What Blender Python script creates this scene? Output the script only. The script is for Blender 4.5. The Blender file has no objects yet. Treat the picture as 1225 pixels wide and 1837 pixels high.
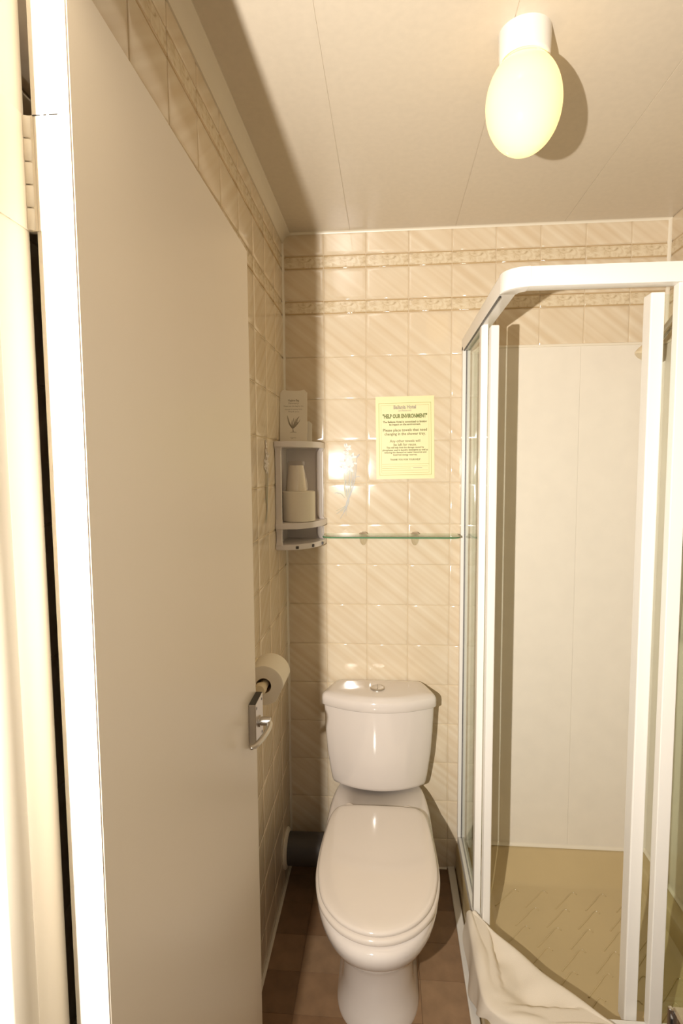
import bpy, bmesh, math, random
from mathutils import Vector, Matrix

# ------------------------------------------------------------------ camera, world, lights, exposure
scene = bpy.context.scene
COL = scene.collection
random.seed(7)

F_PX, PITCH, YAW, ROLL = 1004.5, 0.0827, 0.0819, -0.007
CAM = Vector((0.3751, -2.038, 1.5297))
fw = Vector((-math.sin(YAW) * math.cos(PITCH), math.cos(YAW) * math.cos(PITCH), -math.sin(PITCH)))
rt = Vector((math.cos(YAW), math.sin(YAW), 0))
up = rt.cross(fw)
rt, up = rt * math.cos(ROLL) + up * math.sin(ROLL), -rt * math.sin(ROLL) + up * math.cos(ROLL)
cam_data = bpy.data.cameras.new('camera')
cam = bpy.data.objects.new('camera', cam_data)
COL.objects.link(cam)
cam.matrix_world = Matrix(((rt.x, up.x, -fw.x, CAM.x), (rt.y, up.y, -fw.y, CAM.y), (rt.z, up.z, -fw.z, CAM.z), (0, 0, 0, 1)))
cam_data.sensor_fit = 'VERTICAL'
cam_data.sensor_height = 36.0
cam_data.lens = F_PX * 36.0 / 1837.0
cam_data.clip_start = 0.02
scene.camera = cam

scene.view_settings.view_transform = 'Standard'
scene.view_settings.look = 'None'
scene.view_settings.gamma = 1.0
scene.view_settings.use_curve_mapping = False
scene.view_settings.exposure = 0.22

world = bpy.data.worlds.new('bedroom_ambient')
scene.world = world
world.use_nodes = True
world.node_tree.nodes['Background'].inputs['Color'].default_value = (1.0, 0.93, 0.84, 1)
world.node_tree.nodes['Background'].inputs['Strength'].default_value = 0.30

# the photographer's flash, held a little to the left of the lens
fl_data = bpy.data.lights.new('photo_flash', 'SPOT')
fl_data.shadow_soft_size = 0.010
fl_data.spot_size = math.radians(150)
fl_data.spot_blend = 1.0
fl_data.energy = 148.0
fl_data.color = (1.0, 0.95, 0.88)
flash = bpy.data.objects.new('photo_flash', fl_data)
COL.objects.link(flash)
flash.location = (0.0707, -2.15, 1.50)
flash.rotation_euler = (Vector((0.75, 0.0, 1.75)) - Vector(flash.location)).to_track_quat('-Z', 'Y').to_euler()
LAMP_W = 24.0      # strength of the ceiling globe

# ------------------------------------------------------------------ dimensions
W, H = 1.3265, 2.35          # room width and height
YF = -1.53                   # inner face of the front (door) wall
YO = -1.64                   # outer face of the front wall

# ------------------------------------------------------------------ materials
def mat(name, color, rough=0.5, metal=0.0, spec=0.5, coat=0.0, noise=None, bump=None):
    m = bpy.data.materials.new(name)
    m.use_nodes = True
    nt = m.node_tree
    b = nt.nodes['Principled BSDF']
    b.inputs['Base Color'].default_value = (*color, 1)
    b.inputs['Roughness'].default_value = rough
    b.inputs['Metallic'].default_value = metal
    b.inputs['Specular IOR Level'].default_value = spec
    b.inputs['Coat Weight'].default_value = coat
    b.inputs['Coat Roughness'].default_value = 0.05
    if noise:                                    # (scale, amount)
        tc = nt.nodes.new('ShaderNodeTexCoord')
        n = nt.nodes.new('ShaderNodeTexNoise')
        n.inputs['Scale'].default_value = noise[0]
        n.inputs['Detail'].default_value = 5
        r = nt.nodes.new('ShaderNodeMapRange')
        r.inputs['From Min'].default_value = 0.3
        r.inputs['From Max'].default_value = 0.7
        r.inputs['To Min'].default_value = 1 - noise[1]
        r.inputs['To Max'].default_value = 1 + noise[1]
        mx = nt.nodes.new('ShaderNodeVectorMath')
        mx.operation = 'SCALE'
        mx.inputs[0].default_value = color
        nt.links.new(tc.outputs['Object'], n.inputs['Vector'])
        nt.links.new(n.outputs['Fac'], r.inputs['Value'])
        nt.links.new(r.outputs['Result'], mx.inputs['Scale'])
        nt.links.new(mx.outputs['Vector'], b.inputs['Base Color'])
    if bump:                                     # (scale, strength, distance)
        tc = nt.nodes.new('ShaderNodeTexCoord')
        n = nt.nodes.new('ShaderNodeTexNoise')
        n.inputs['Scale'].default_value = bump[0]
        n.inputs['Detail'].default_value = 3
        bp = nt.nodes.new('ShaderNodeBump')
        bp.inputs['Strength'].default_value = bump[1]
        bp.inputs['Distance'].default_value = bump[2]
        nt.links.new(tc.outputs['Object'], n.inputs['Vector'])
        nt.links.new(n.outputs['Fac'], bp.inputs['Height'])
        nt.links.new(bp.outputs['Normal'], b.inputs['Normal'])
    return m

def tile_material():
    m = mat('cream_striped_tile', (0.72, 0.60, 0.45), 0.09)
    nt = m.node_tree
    b = nt.nodes['Principled BSDF']
    g = nt.nodes.new('ShaderNodeNewGeometry')
    d = nt.nodes.new('ShaderNodeVectorMath')
    d.operation = 'DOT_PRODUCT'
    d.inputs[1].default_value = (1.0, -1.0, 1.25)
    nt.links.new(g.outputs['Position'], d.inputs[0])
    cb = nt.nodes.new('ShaderNodeCombineXYZ')
    nt.links.new(d.outputs['Value'], cb.inputs['X'])
    n = nt.nodes.new('ShaderNodeTexNoise')
    n.inputs['Scale'].default_value = 27
    n.inputs['Detail'].default_value = 1.5
    nt.links.new(cb.outputs['Vector'], n.inputs['Vector'])
    cl = nt.nodes.new('ShaderNodeTexNoise')          # cloudy wash between the stripes
    cl.inputs['Scale'].default_value = 7
    nt.links.new(g.outputs['Position'], cl.inputs['Vector'])
    ad = nt.nodes.new('ShaderNodeMath')
    ad.operation = 'MULTIPLY_ADD'
    ad.inputs[1].default_value = 0.35
    nt.links.new(cl.outputs['Fac'], ad.inputs[0])
    nt.links.new(n.outputs['Fac'], ad.inputs[2])
    r = nt.nodes.new('ShaderNodeValToRGB')
    r.color_ramp.elements[0].position = 0.50
    r.color_ramp.elements[0].color = (0.69, 0.55, 0.375, 1)
    r.color_ramp.elements[1].position = 0.86
    r.color_ramp.elements[1].color = (0.78, 0.67, 0.505, 1)
    nt.links.new(ad.outputs['Value'], r.inputs['Fac'])
    nt.links.new(r.outputs['Color'], b.inputs['Base Color'])
    return m

def border_material():
    m = mat('leaf_border_tile', (0.7, 0.58, 0.4), 0.12)
    nt = m.node_tree
    b = nt.nodes['Principled BSDF']
    tc = nt.nodes.new('ShaderNodeTexCoord')
    sp = nt.nodes.new('ShaderNodeSeparateXYZ')
    nt.links.new(tc.outputs['Object'], sp.inputs[0])
    # swirling leaves
    mp = nt.nodes.new('ShaderNodeMapping')
    mp.inputs['Scale'].default_value = (1, 1, 1.4)
    mp.inputs['Rotation'].default_value = (0, 0.5, 0)
    nt.links.new(tc.outputs['Object'], mp.inputs['Vector'])
    n = nt.nodes.new('ShaderNodeTexNoise')
    n.inputs['Scale'].default_value = 26
    n.inputs['Detail'].default_value = 3
    n.inputs['Distortion'].default_value = 2.2
    nt.links.new(mp.outputs['Vector'], n.inputs['Vector'])
    r = nt.nodes.new('ShaderNodeValToRGB')
    e = r.color_ramp.elements
    e[0].position, e[0].color = 0.30, (0.46, 0.35, 0.21, 1)
    e[1].position, e[1].color = 0.64, (0.76, 0.65, 0.47, 1)
    x = e.new(0.43)
    x.color = (0.66, 0.53, 0.35, 1)
    nt.links.new(n.outputs['Fac'], r.inputs['Fac'])
    # printed edge lines
    ab = nt.nodes.new('ShaderNodeMath')
    ab.operation = 'ABSOLUTE'
    nt.links.new(sp.outputs['Z'], ab.inputs[0])
    gt = nt.nodes.new('ShaderNodeMath')
    gt.operation = 'GREATER_THAN'
    gt.inputs[1].default_value = 0.0185
    nt.links.new(ab.outputs[0], gt.inputs[0])
    mx = nt.nodes.new('ShaderNodeMix')
    mx.data_type = 'RGBA'
    mx.inputs['B'].default_value = (0.52, 0.37, 0.20, 1)
    nt.links.new(gt.outputs[0], mx.inputs['Factor'])
    nt.links.new(r.outputs['Color'], mx.inputs['A'])
    nt.links.new(mx.outputs['Result'], b.inputs['Base Color'])
    bp = nt.nodes.new('ShaderNodeBump')
    bp.inputs['Strength'].default_value = 0.35
    bp.inputs['Distance'].default_value = 0.002
    nt.links.new(n.outputs['Fac'], bp.inputs['Height'])
    nt.links.new(bp.outputs['Normal'], b.inputs['Normal'])
    return m

def glass_material(name, tint, refl=1.0):
    m = bpy.data.materials.new(name)
    m.use_nodes = True
    nt = m.node_tree
    nt.nodes.remove(nt.nodes['Principled BSDF'])
    out = nt.nodes['Material Output']
    t = nt.nodes.new('ShaderNodeBsdfTransparent')
    t.inputs['Color'].default_value = (*tint, 1)
    g = nt.nodes.new('ShaderNodeBsdfGlossy')
    g.inputs['Roughness'].default_value = 0.03
    f = nt.nodes.new('ShaderNodeFresnel')
    f.inputs['IOR'].default_value = 1.45
    k = nt.nodes.new('ShaderNodeMath')
    k.operation = 'MULTIPLY'
    k.inputs[1].default_value = refl
    mx = nt.nodes.new('ShaderNodeMixShader')
    geo = nt.nodes.new('ShaderNodeNewGeometry')
    inv = nt.nodes.new('ShaderNodeMath')
    inv.operation = 'SUBTRACT'
    inv.inputs[0].default_value = 1.0
    nt.links.new(geo.outputs['Backfacing'], inv.inputs[1])
    k2 = nt.nodes.new('ShaderNodeMath')
    k2.operation = 'MULTIPLY'
    nt.links.new(f.outputs[0], k.inputs[0])
    nt.links.new(k.outputs[0], k2.inputs[0])
    nt.links.new(inv.outputs[0], k2.inputs[1])
    nt.links.new(k2.outputs[0], mx.inputs[0])
    nt.links.new(t.outputs[0], mx.inputs[1])
    nt.links.new(g.outputs[0], mx.inputs[2])
    nt.links.new(mx.outputs[0], out.inputs['Surface'])
    return m

M = {}
M['tile'] = tile_material()
M['border'] = border_material()
M['grout'] = mat('pale_grout', (0.70, 0.57, 0.39), 0.8)
M['sealant'] = mat('white_sealant', (0.82, 0.74, 0.60), 0.35)
M['plaster'] = mat('painted_plaster', (0.78, 0.71, 0.60), 0.8, noise=(6, 0.03))
M['ceiling'] = mat('ceiling_panel_laminate', (0.66, 0.575, 0.455), 0.33, noise=(60, 0.025))
M['joint'] = mat('panel_joint', (0.70, 0.61, 0.48), 0.6)
M['door'] = mat('door_paint', (0.81, 0.72, 0.60), 0.32, bump=(60, 0.04, 0.001))
M['gloss'] = mat('white_gloss_paint', (0.84, 0.78, 0.68), 0.22, bump=(35, 0.06, 0.001))
M['cream_paint'] = mat('cream_gloss_paint', (0.74, 0.66, 0.53), 0.55, bump=(35, 0.06, 0.001))
M['ceramic'] = mat('white_ceramic', (0.74, 0.665, 0.60), 0.07, coat=0.6)
M['seat'] = mat('seat_plastic', (0.73, 0.645, 0.56), 0.10, coat=0.4)
M['chrome'] = mat('chrome', (0.75, 0.73, 0.70), 0.12, metal=1)
M['satin'] = mat('satin_aluminium', (0.56, 0.52, 0.47), 0.34, metal=1)
M['dark'] = mat('dark_metal', (0.05, 0.045, 0.04), 0.4, metal=0.6)
M['pipe'] = mat('dark_grey_pipe', (0.07, 0.06, 0.055), 0.5)
M['white_plastic'] = mat('white_plastic', (0.84, 0.79, 0.71), 0.22)
M['cabinet'] = mat('lilac_white_plastic', (0.76, 0.69, 0.65), 0.28)
M['profile'] = mat('white_powder_coat', (0.88, 0.84, 0.77), 0.28)
M['tray'] = mat('champagne_acrylic', (0.56, 0.43, 0.23), 0.22, noise=(4, 0.04))
M['panel'] = mat('shower_wall_laminate', (0.84, 0.77, 0.655), 0.3, noise=(14, 0.02))
M['paper'] = mat('toilet_tissue', (0.88, 0.80, 0.66), 0.95, bump=(300, 0.15, 0.0006))
M['card'] = mat('white_card', (0.84, 0.77, 0.64), 0.7)
M['notice'] = mat('pale_yellow_paper', (0.86, 0.77, 0.41), 0.45)
M['ink'] = mat('green_black_ink', (0.16, 0.15, 0.05), 0.7)
M['ink_green'] = mat('green_ink', (0.16, 0.20, 0.05), 0.7)
M['ink_soft'] = mat('soft_grey_ink', (0.42, 0.36, 0.27), 0.7)
M['ink_line'] = mat('olive_line_ink', (0.46, 0.44, 0.14), 0.7)
M['petal'] = mat('petal_glaze', (0.76, 0.68, 0.60), 0.4)
M['petal_pink'] = mat('pink_brown_glaze', (0.50, 0.34, 0.25), 0.4)
M['stem'] = mat('blue_grey_glaze', (0.36, 0.35, 0.32), 0.4)
M['stem_green'] = mat('green_grey_glaze', (0.42, 0.38, 0.22), 0.4)
M['towel'] = mat('white_towelling', (0.80, 0.71, 0.58), 0.95, bump=(420, 0.3, 0.001))
M['film'] = mat('milky_plastic_cup', (0.88, 0.80, 0.68), 0.25)
M['glass'] = glass_material('clear_glass', (0.955, 0.975, 0.94))
M['shelf_glass'] = glass_material('shelf_glass', (0.94, 0.975, 0.93), 0.8)
M['shelf_edge'] = mat('green_glass_edge', (0.10, 0.22, 0.11), 0.12)
M['knob'] = mat('cream_plastic', (0.80, 0.67, 0.45), 0.35)
FLOOR_MATS = [mat('brown_vinyl_%s' % n, c, 0.42, noise=(18, 0.16)) for n, c in
              (('umber', (0.225, 0.13, 0.068)), ('tan', (0.30, 0.18, 0.098)), ('chestnut', (0.255, 0.145, 0.075)), ('sand', (0.33, 0.205, 0.115)))]

def emit_material():
    m = bpy.data.materials.new('lit_opal_glass')
    m.use_nodes = True
    nt = m.node_tree
    b = nt.nodes['Principled BSDF']
    b.inputs['Base Color'].default_value = (0.50, 0.43, 0.35, 1)
    b.inputs['Roughness'].default_value = 0.08
    b.inputs['Emission Color'].default_value = (1.0, 0.68, 0.25, 1)
    b.inputs['Emission Strength'].default_value = 1.0
    return m
M['opal'] = emit_material()

# ------------------------------------------------------------------ helpers
def obj(name, bm, m, parent=None, loc=None, smooth=False, angle=40):
    me = bpy.data.meshes.new(name)
    bmesh.ops.recalc_face_normals(bm, faces=bm.faces)
    bm.to_mesh(me)
    bm.free()
    o = bpy.data.objects.new(name, me)
    COL.objects.link(o)
    if m is not None:
        me.materials.append(m)
    if smooth:
        for p in me.polygons:
            p.use_smooth = True
        if angle < 180:
            me.set_sharp_from_angle(angle=math.radians(angle))
    if loc is not None:
        o.location = loc
    if parent is not None:
        o.parent = parent
    return o

def link_copy(me, name, parent, loc, rot=None):
    o = bpy.data.objects.new(name, me)
    COL.objects.link(o)
    o.parent = parent
    o.location = loc
    if rot:
        o.rotation_euler = rot
    return o

def thing(name, label, cat, loc=(0, 0, 0), rotz=0, group=None):
    o = bpy.data.objects.new(name, None)
    o.empty_display_size = 0.05
    COL.objects.link(o)
    o.location = loc
    o.rotation_euler = (0, 0, rotz)
    return tag(o, label, cat, group)

def tag(o, label, cat, group=None):
    o['label'] = label
    o['category'] = cat
    if group:
        o['group'] = group
    return o

def struct(o, label=None, cat=None):
    o['kind'] = 'structure'
    if label:
        o['label'] = label
    if cat:
        o['category'] = cat
    return o

def box(x0, x1, y0, y1, z0, z1, bev=0.0, seg=2, bm=None):
    b2 = bmesh.new()
    bmesh.ops.create_cube(b2, size=1)
    for v in b2.verts:
        v.co = Vector((x0 + (v.co.x + .5) * (x1 - x0), y0 + (v.co.y + .5) * (y1 - y0), z0 + (v.co.z + .5) * (z1 - z0)))
    if bev:
        bmesh.ops.bevel(b2, geom=b2.edges[:], offset=bev, segments=seg, profile=0.5, affect='EDGES')
    if bm is None:
        return b2
    merge(bm, b2)
    return bm

def merge(bm, b2):
    me = bpy.data.meshes.new('tmp')
    b2.to_mesh(me)
    b2.free()
    bm.from_mesh(me)
    bpy.data.meshes.remove(me)

def loft(rings, closed=True, cap0=True, cap1=True, bm=None):
    bm = bm or bmesh.new()
    R = [[bm.verts.new(p) for p in r] for r in rings]
    n = len(rings[0])
    for a, b in zip(R, R[1:]):
        for i in range(n if closed else n - 1):
            j = (i + 1) % n
            bm.faces.new((a[i], a[j], b[j], b[i]))
    if cap0 and closed:
        bm.faces.new(R[0])
    if cap1 and closed:
        bm.faces.new(R[-1])
    return bm

def lathe(prof, c=(0, 0, 0), axis='Z', n=32, bm=None):
    rings = []
    for r, h in prof:
        ring = []
        for i in range(n):
            a = 2 * math.pi * i / n
            u, v = max(r, 1e-5) * math.cos(a), max(r, 1e-5) * math.sin(a)
            p = {'Z': (u, v, h), 'Y': (u, h, v), 'X': (h, u, v)}[axis]
            ring.append((p[0] + c[0], p[1] + c[1], p[2] + c[2]))
        rings.append(ring)
    return loft(rings, bm=bm)

def tube(path, rad, n=10, bm=None, flat=None):
    path = [Vector(p) for p in path]
    rings = []
    prev = None
    for i, p in enumerate(path):
        t = (path[min(i + 1, len(path) - 1)] - path[max(i - 1, 0)]).normalized()
        if prev is None:
            a = Vector((0, 0, 1)) if abs(t.z) < .9 else Vector((1, 0, 0))
            u = t.cross(a).normalized()
        else:
            u = (prev - t * prev.dot(t)).normalized()
        prev = u
        v = t.cross(u)
        r = rad[i] if isinstance(rad, (list, tuple)) else rad
        rings.append([p + u * r * math.cos(2 * math.pi * k / n) + v * r * (flat or 1) * math.sin(2 * math.pi * k / n) for k in range(n)])
    return loft(rings, bm=bm)

def prism(pts, z0, z1, bev=0.0, seg=2):
    """extrude a plan outline (x, y) between two heights"""
    bm = bmesh.new()
    a = [bm.verts.new((x, y, z0)) for x, y in pts]
    b = [bm.verts.new((x, y, z1)) for x, y in pts]
    n = len(pts)
    bm.faces.new(a)
    bm.faces.new(b)
    side = []
    for i in range(n):
        side.append(bm.faces.new((a[i], a[(i + 1) % n], b[(i + 1) % n], b[i])))
    if bev:
        bm.edges.index_update()
        ed = [e for e in bm.edges if abs(e.verts[0].co.z - e.verts[1].co.z) < 1e-6]
        bmesh.ops.bevel(bm, geom=ed, offset=bev, segments=seg, profile=0.5, affect='EDGES')
    return bm

def spline(pts, per=8, closed=False):
    P = [Vector(p) for p in pts]
    n = len(P)
    out = []
    rng = range(n) if closed else range(n - 1)
    for i in rng:
        if closed:
            p0, p1, p2, p3 = P[(i - 1) % n], P[i], P[(i + 1) % n], P[(i + 2) % n]
        else:
            p0, p1, p2, p3 = P[max(i - 1, 0)], P[i], P[i + 1], P[min(i + 2, n - 1)]
        for k in range(per):
            t = k / per
            out.append(0.5 * ((2 * p1) + (p2 - p0) * t + (2 * p0 - 5 * p1 + 4 * p2 - p3) * t * t + (3 * p1 - p0 - 3 * p2 + p3) * t ** 3))
    if not closed:
        out.append(P[-1])
    return out

def mirror_outline(half, per=6):
    """half outline from the back centre round to the front centre -> closed symmetric outline"""
    full = half + [(-x, y) for x, y in reversed(half[1:-1])]
    return [(p.x, p.y) for p in spline([(x, y, 0) for x, y in full], per, True)]

def text_mesh(name, body, size, m, parent, loc, rot, wide=1.0, bold=0.0):
    cu = bpy.data.curves.new(name, 'FONT')
    cu.body = body
    cu.size = size
    cu.align_x = 'CENTER'
    cu.align_y = 'CENTER'
    cu.resolution_u = 2
    cu.offset = bold
    t = bpy.data.objects.new(name, cu)
    COL.objects.link(t)
    bpy.context.view_layer.update()
    me = bpy.data.meshes.new_from_object(t.evaluated_get(bpy.context.evaluated_depsgraph_get()))
    me.name = name
    bpy.data.objects.remove(t)
    me.materials.clear()
    me.materials.append(m)
    w = max((v.co.x for v in me.vertices), default=1) - min((v.co.x for v in me.vertices), default=0)
    o = bpy.data.objects.new(name, me)
    COL.objects.link(o)
    o.parent = parent
    o.location = loc
    o.rotation_euler = rot
    s = (wide / w) if wide and w else 1
    o.scale = (s, 1, 1)
    return o

# ------------------------------------------------------------------ room shell
wall_back = struct(obj('wall_back', box(-0.1, W + 0.1, 0.0, 0.1, -0.05, H + 0.1), M['grout']), 'cream tiled back wall behind the toilet')
wall_left = struct(obj('wall_left', box(-0.1, 0.0, YF, 0.0, -0.05, H + 0.1), M['grout']), 'cream tiled left wall behind the open door')
wall_right = struct(obj('wall_right', box(W, W + 0.1, YF, 0.0, -0.05, H + 0.1), M['grout']), 'cream tiled right wall beside the shower')

ROWS = [(0.0, 0.117)] + [(0.117 + .15 * k, 0.267 + .15 * k) for k in range(13)] + [(2.067, 2.115), (2.115, 2.2237), (2.2237, 2.2717), (2.2717, H)]
GAP, TD = 0.0022, 0.0022
_tm = {}

def tile_mesh(w, h, border):
    key = (round(w, 4), round(h, 4), border)
    if key not in _tm:
        b = bmesh.new()
        hw, hh = w / 2 - GAP / 2, h / 2 - GAP / 2
        rings = []
        for inset, d in ((0, 0.004), (0, -TD * .25), (0.0012, -TD * .75), (0.0035, -TD), (0.012, -TD * 1.12)):
            a, c = hw - inset, hh - inset
            rings.append([(-a, d, -c), (a, d, -c), (a, d, c), (-a, d, c)])
        loft(rings, bm=b)
        bmesh.ops.recalc_face_normals(b, faces=b.faces)
        me = bpy.data.meshes.new('border_tile' if border else 'tile')
        b.to_mesh(me)
        b.free()
        me.materials.append(M['border'] if border else M['tile'])
        for p in me.polygons:
            p.use_smooth = True
        me.set_sharp_from_angle(angle=math.radians(50))
        _tm[key] = me
    return _tm[key]

def tile_wall(wall, length, place, rot, skip):
    cols = []
    x = 0.0
    while x < length - 1e-4:
        cols.append((x, min(x + .15, length)))
        x += .15
    made = {}
    for ri, (z0, z1) in enumerate(ROWS):
        border = ri in (14, 16)
        for ci, (a, b) in enumerate(cols):
            if b - a < .01 or skip(a, b, z0, z1):
                continue
            me = tile_mesh(b - a, z1 - z0, border)
            x, y = place((a + b) / 2)
            j = random.uniform(-.0022, .0022)
            made[(ci, ri)] = link_copy(me, 'border_tile' if border else 'tile', wall, (x, y, (z0 + z1) / 2), (j * 1.0, 0, rot + random.uniform(-.0022, .0022)))
    return made

PANEL_TOP = 1.934
back_tiles = tile_wall(wall_back, W, lambda s: (s, 0.0), 0.0, lambda a, b, z0, z1: a > .64 and z1 < PANEL_TOP)
left_tiles = tile_wall(wall_left, -YF, lambda s: (0.0, -s), math.pi / 2, lambda a, b, z0, z1: False)
right_tiles = tile_wall(wall_right, -YF, lambda s: (W, -s), -math.pi / 2, lambda a, b, z0, z1: b < .76 and z1 < PANEL_TOP)

# front wall with the doorway, seen edge-on from the bedroom
DX0, DX1, DZ = 0.03, 0.675, 2.015
fb = box(-0.9, DX0, YO, YF, -0.05, H + 0.1)
box(DX1, 2.2, YO, YF, -0.05, H + 0.1, bm=fb)
box(DX0, DX1, YO, YF, DZ, H + 0.1, bm=fb)
wall_front = struct(obj('wall_front', fb, M['plaster']), 'painted front wall around the doorway')

# floor: vinyl tiles inside, plain boards of carpeted bedroom outside
floor = struct(obj('floor', box(-0.9, 2.2, -2.9, 0.0, -0.06, -0.002), mat('floor_base', (0.17, 0.10, 0.055), 0.6)), 'brown vinyl tile floor')
_fm = {}
ys = [0.0, -.075] + [-.075 - .1335 * k for k in range(1, 12)]
xs = [0.0, 0.112, 0.292, 0.472, 0.632]
fi = 0
for yi in range(len(ys) - 1):
    y1, y0 = ys[yi], max(ys[yi + 1], YF)
    if y1 - y0 < .01:
        continue
    for xi in range(len(xs) - 1):
        w, d = xs[xi + 1] - xs[xi], y1 - y0
        mi = (0, 1, 2, 1, 3, 0, 2, 3, 1, 0, 2)[(yi * 4 + xi * 3 + yi * xi) % 11]
        if xi == 0:
            mi = (2, 0, 0, 1, 0, 2)[yi % 6]
        key = (round(w, 3), round(d, 3), mi)
        if key not in _fm:
            b = box(-w / 2 + .0005, w / 2 - .0005, -d / 2 + .0005, d / 2 - .0005, -.002, 0)
            me = bpy.data.meshes.new('floor_tile')
            b.to_mesh(me)
            b.free()
            me.materials.append(FLOOR_MATS[mi])
            _fm[key] = me
        link_copy(_fm[key], 'floor_tile', floor, ((xs[xi] + xs[xi + 1]) / 2, (y0 + y1) / 2, 0))

# ceiling of laminate panels with recessed joints
ceiling = struct(obj('ceiling', box(-0.1, W + 0.1, YF, 0.1, H + 0.0015, H + 0.1), M['joint']), 'beige panelled ceiling')
px = [0.0, 0.245, 0.61, 0.975, W]
for a, b in zip(px, px[1:]):
    obj('ceiling_panel', box(a + .0009, b - .0009, YF, 0.0, H, H + .008, .0003, 1), M['ceiling'], ceiling)
struct(obj('ceiling_bedroom', box(-0.9, 2.2, -2.9, YO, H + 0.02, H + 0.1), M['plaster']), 'plain bedroom ceiling outside the doorway')

# trims: cove along the left of the ceiling, sealant beads in the corners and along the floor
def bead(name, a, b, n1, n2, size, m):
    a, b, n1, n2 = Vector(a), Vector(b), Vector(n1), Vector(n2)
    sec = [Vector((0, 0, 0)), n1 * size, n1 * size * .55 + n2 * size * .12, n1 * size * .3 + n2 * size * .3, n1 * size * .12 + n2 * size * .55, n2 * size]
    return struct(obj(name, loft([[a + s for s in sec], [b + s for s in sec]]), m, smooth=True, angle=60))

cove = bmesh.new()
sec = [(0, 0), (0.0, -.034), (.004, -.034), (.006, -.028), (.010, -.018), (.018, -.010), (.026, -.006), (.030, -.004), (.030, 0)]
loft([[(x + .002, y, H + z) for x, z in sec] for y in (YF, -.002)], bm=cove)
struct(obj('trim_1', cove, M['cream_paint'], smooth=True), 'cream cove trim where left wall meets ceiling')
struct(bead('trim_2', (0, -.003, H), (W, -.003, H), (0, -1, 0), (0, 0, -1), .007, M['sealant']), 'white sealant bead along ceiling over back wall')
struct(bead('trim_3', (.002, -.002, 0.0), (.002, -.002, H), (1, 0, 0), (0, -1, 0), .008, M['sealant']), 'pale sealant bead in the left back corner')
struct(bead('trim_4', (W - .002, -.002, PANEL_TOP), (W - .002, -.002, H), (-1, 0, 0), (0, -1, 0), .010, M['sealant']), 'white sealant bead in the right back corner')
struct(bead('baseboard_left', (.002, YF, 0), (.002, 0, 0), (1, 0, 0), (0, 0, 1), .008, M['sealant']), 'white sealant bead along left wall and floor')
struct(bead('baseboard_back', (0, -.002, 0), (.60, -.002, 0), (0, -1, 0), (0, 0, 1), .006, M['sealant']), 'white sealant bead along back wall and floor')
struct(obj('trim_5', box(.603, .629, -1.0, -.003, 0, .012, .004), M['white_plastic']), 'white plastic strip between vinyl floor and shower tray')

# printed flower sprays on two pairs of tiles
def flower_print(parent, origin, along, z0):
    """bouquet printed over two tiles; origin = lower left corner, along = wall direction"""
    rnd = random.Random(11)
    A = Vector(along)
    N = Vector((0, 0, 1)).cross(A) * -1
    lay = [0]                                             # each stroke of the print lies a hair above the last
    def P(u, v):
        return origin + A * u + Vector((0, 0, v)) + N * (0.0042 + lay[0] * .000012)
    bms = {k: bmesh.new() for k in ('petal', 'petal_pink', 'stem', 'stem_green')}
    def ribbon(key, pts, w):
        lay[0] += 1
        b = bms[key]
        sp_ = spline([(u, v, 0) for u, v in pts], 6)
        prev = None
        for i, p in enumerate(sp_):
            t = (sp_[min(i + 1, len(sp_) - 1)] - sp_[max(i - 1, 0)]).normalized()
            ww = w * (0.35 + 0.65 * math.sin(math.pi * min(1, (i + .6) / len(sp_))))
            a = b.verts.new(P(p.x - t.y * ww, p.y + t.x * ww))
            c = b.verts.new(P(p.x + t.y * ww, p.y - t.x * ww))
            if prev:
                b.faces.new((prev[0], prev[1], c, a))
            prev = (a, c)
    def petal(key, u, v, ang, ln, w):
        lay[0] += 1
        b = bms[key]
        vs = []
        for k in range(10):
            a = 2 * math.pi * k / 10
            x, y = ln / 2 * (1 + math.cos(a)), w / 2 * math.sin(a)
            vs.append(b.verts.new(P(u + x * math.cos(ang) - y * math.sin(ang), v + x * math.sin(ang) + y * math.cos(ang))))
        b.faces.new(vs)
    for i in range(9):                                    # tail of cut stems
        u = .034 + i * .0055
        ribbon(rnd.choice(('stem', 'stem_green', 'stem')), [(u - .012 + rnd.uniform(-.004, .004), .030 + rnd.uniform(-.012, .022)), (.066 + rnd.uniform(-.006, .006), .075), (.068 + i * .0022 - .006, .11), (.056 + i * .005, .17), (.054 + i * .006, .22 + rnd.uniform(-.02, .03))], .0010 + rnd.uniform(0, .0005))
    ribbon('stem_green', [(.030, .112), (.044, .110), (.058, .095)], .0018)
    ribbon('stem', [(.020, .112), (.032, .114), (.046, .108)], .0012)
    ribbon('stem', [(.090, .165), (.100, .172), (.112, .173)], .0011)
    ribbon('stem_green', [(.066, .10), (.078, .125), (.080, .155)], .002)
    ribbon('stem_green', [(.062, .10), (.056, .13), (.060, .16)], .002)
    for (u, v, s) in ((.058, .226, 1.1), (.066, .275, .9), (.084, .243, .9), (.048, .205, .8), (.076, .205, 1.0), (.060, .250, .8), (.090, .222, .7)):
        for k in range(5):
            a = rnd.uniform(0, 6.28)
            petal('petal', u, v, a, .020 * s, .010 * s)
        for k in range(2):
            a = rnd.uniform(.4, 2.6)
            petal(rnd.choice(('petal_pink', 'stem')), u, v, a, .009 * s, .003 * s)
    ribbon('stem', [(.101, .240), (.106, .247), (.112, .254)], .0020)
    ribbon('stem', [(.061, .284), (.061, .292)], .0022)
    ribbon('petal_pink', [(.055, .265), (.062, .268), (.070, .262)], .0018)
    for k, b in bms.items():
        o = obj('flower_print', b, M[k], parent)
        o.matrix_parent_inverse = parent_inv(parent)

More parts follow.
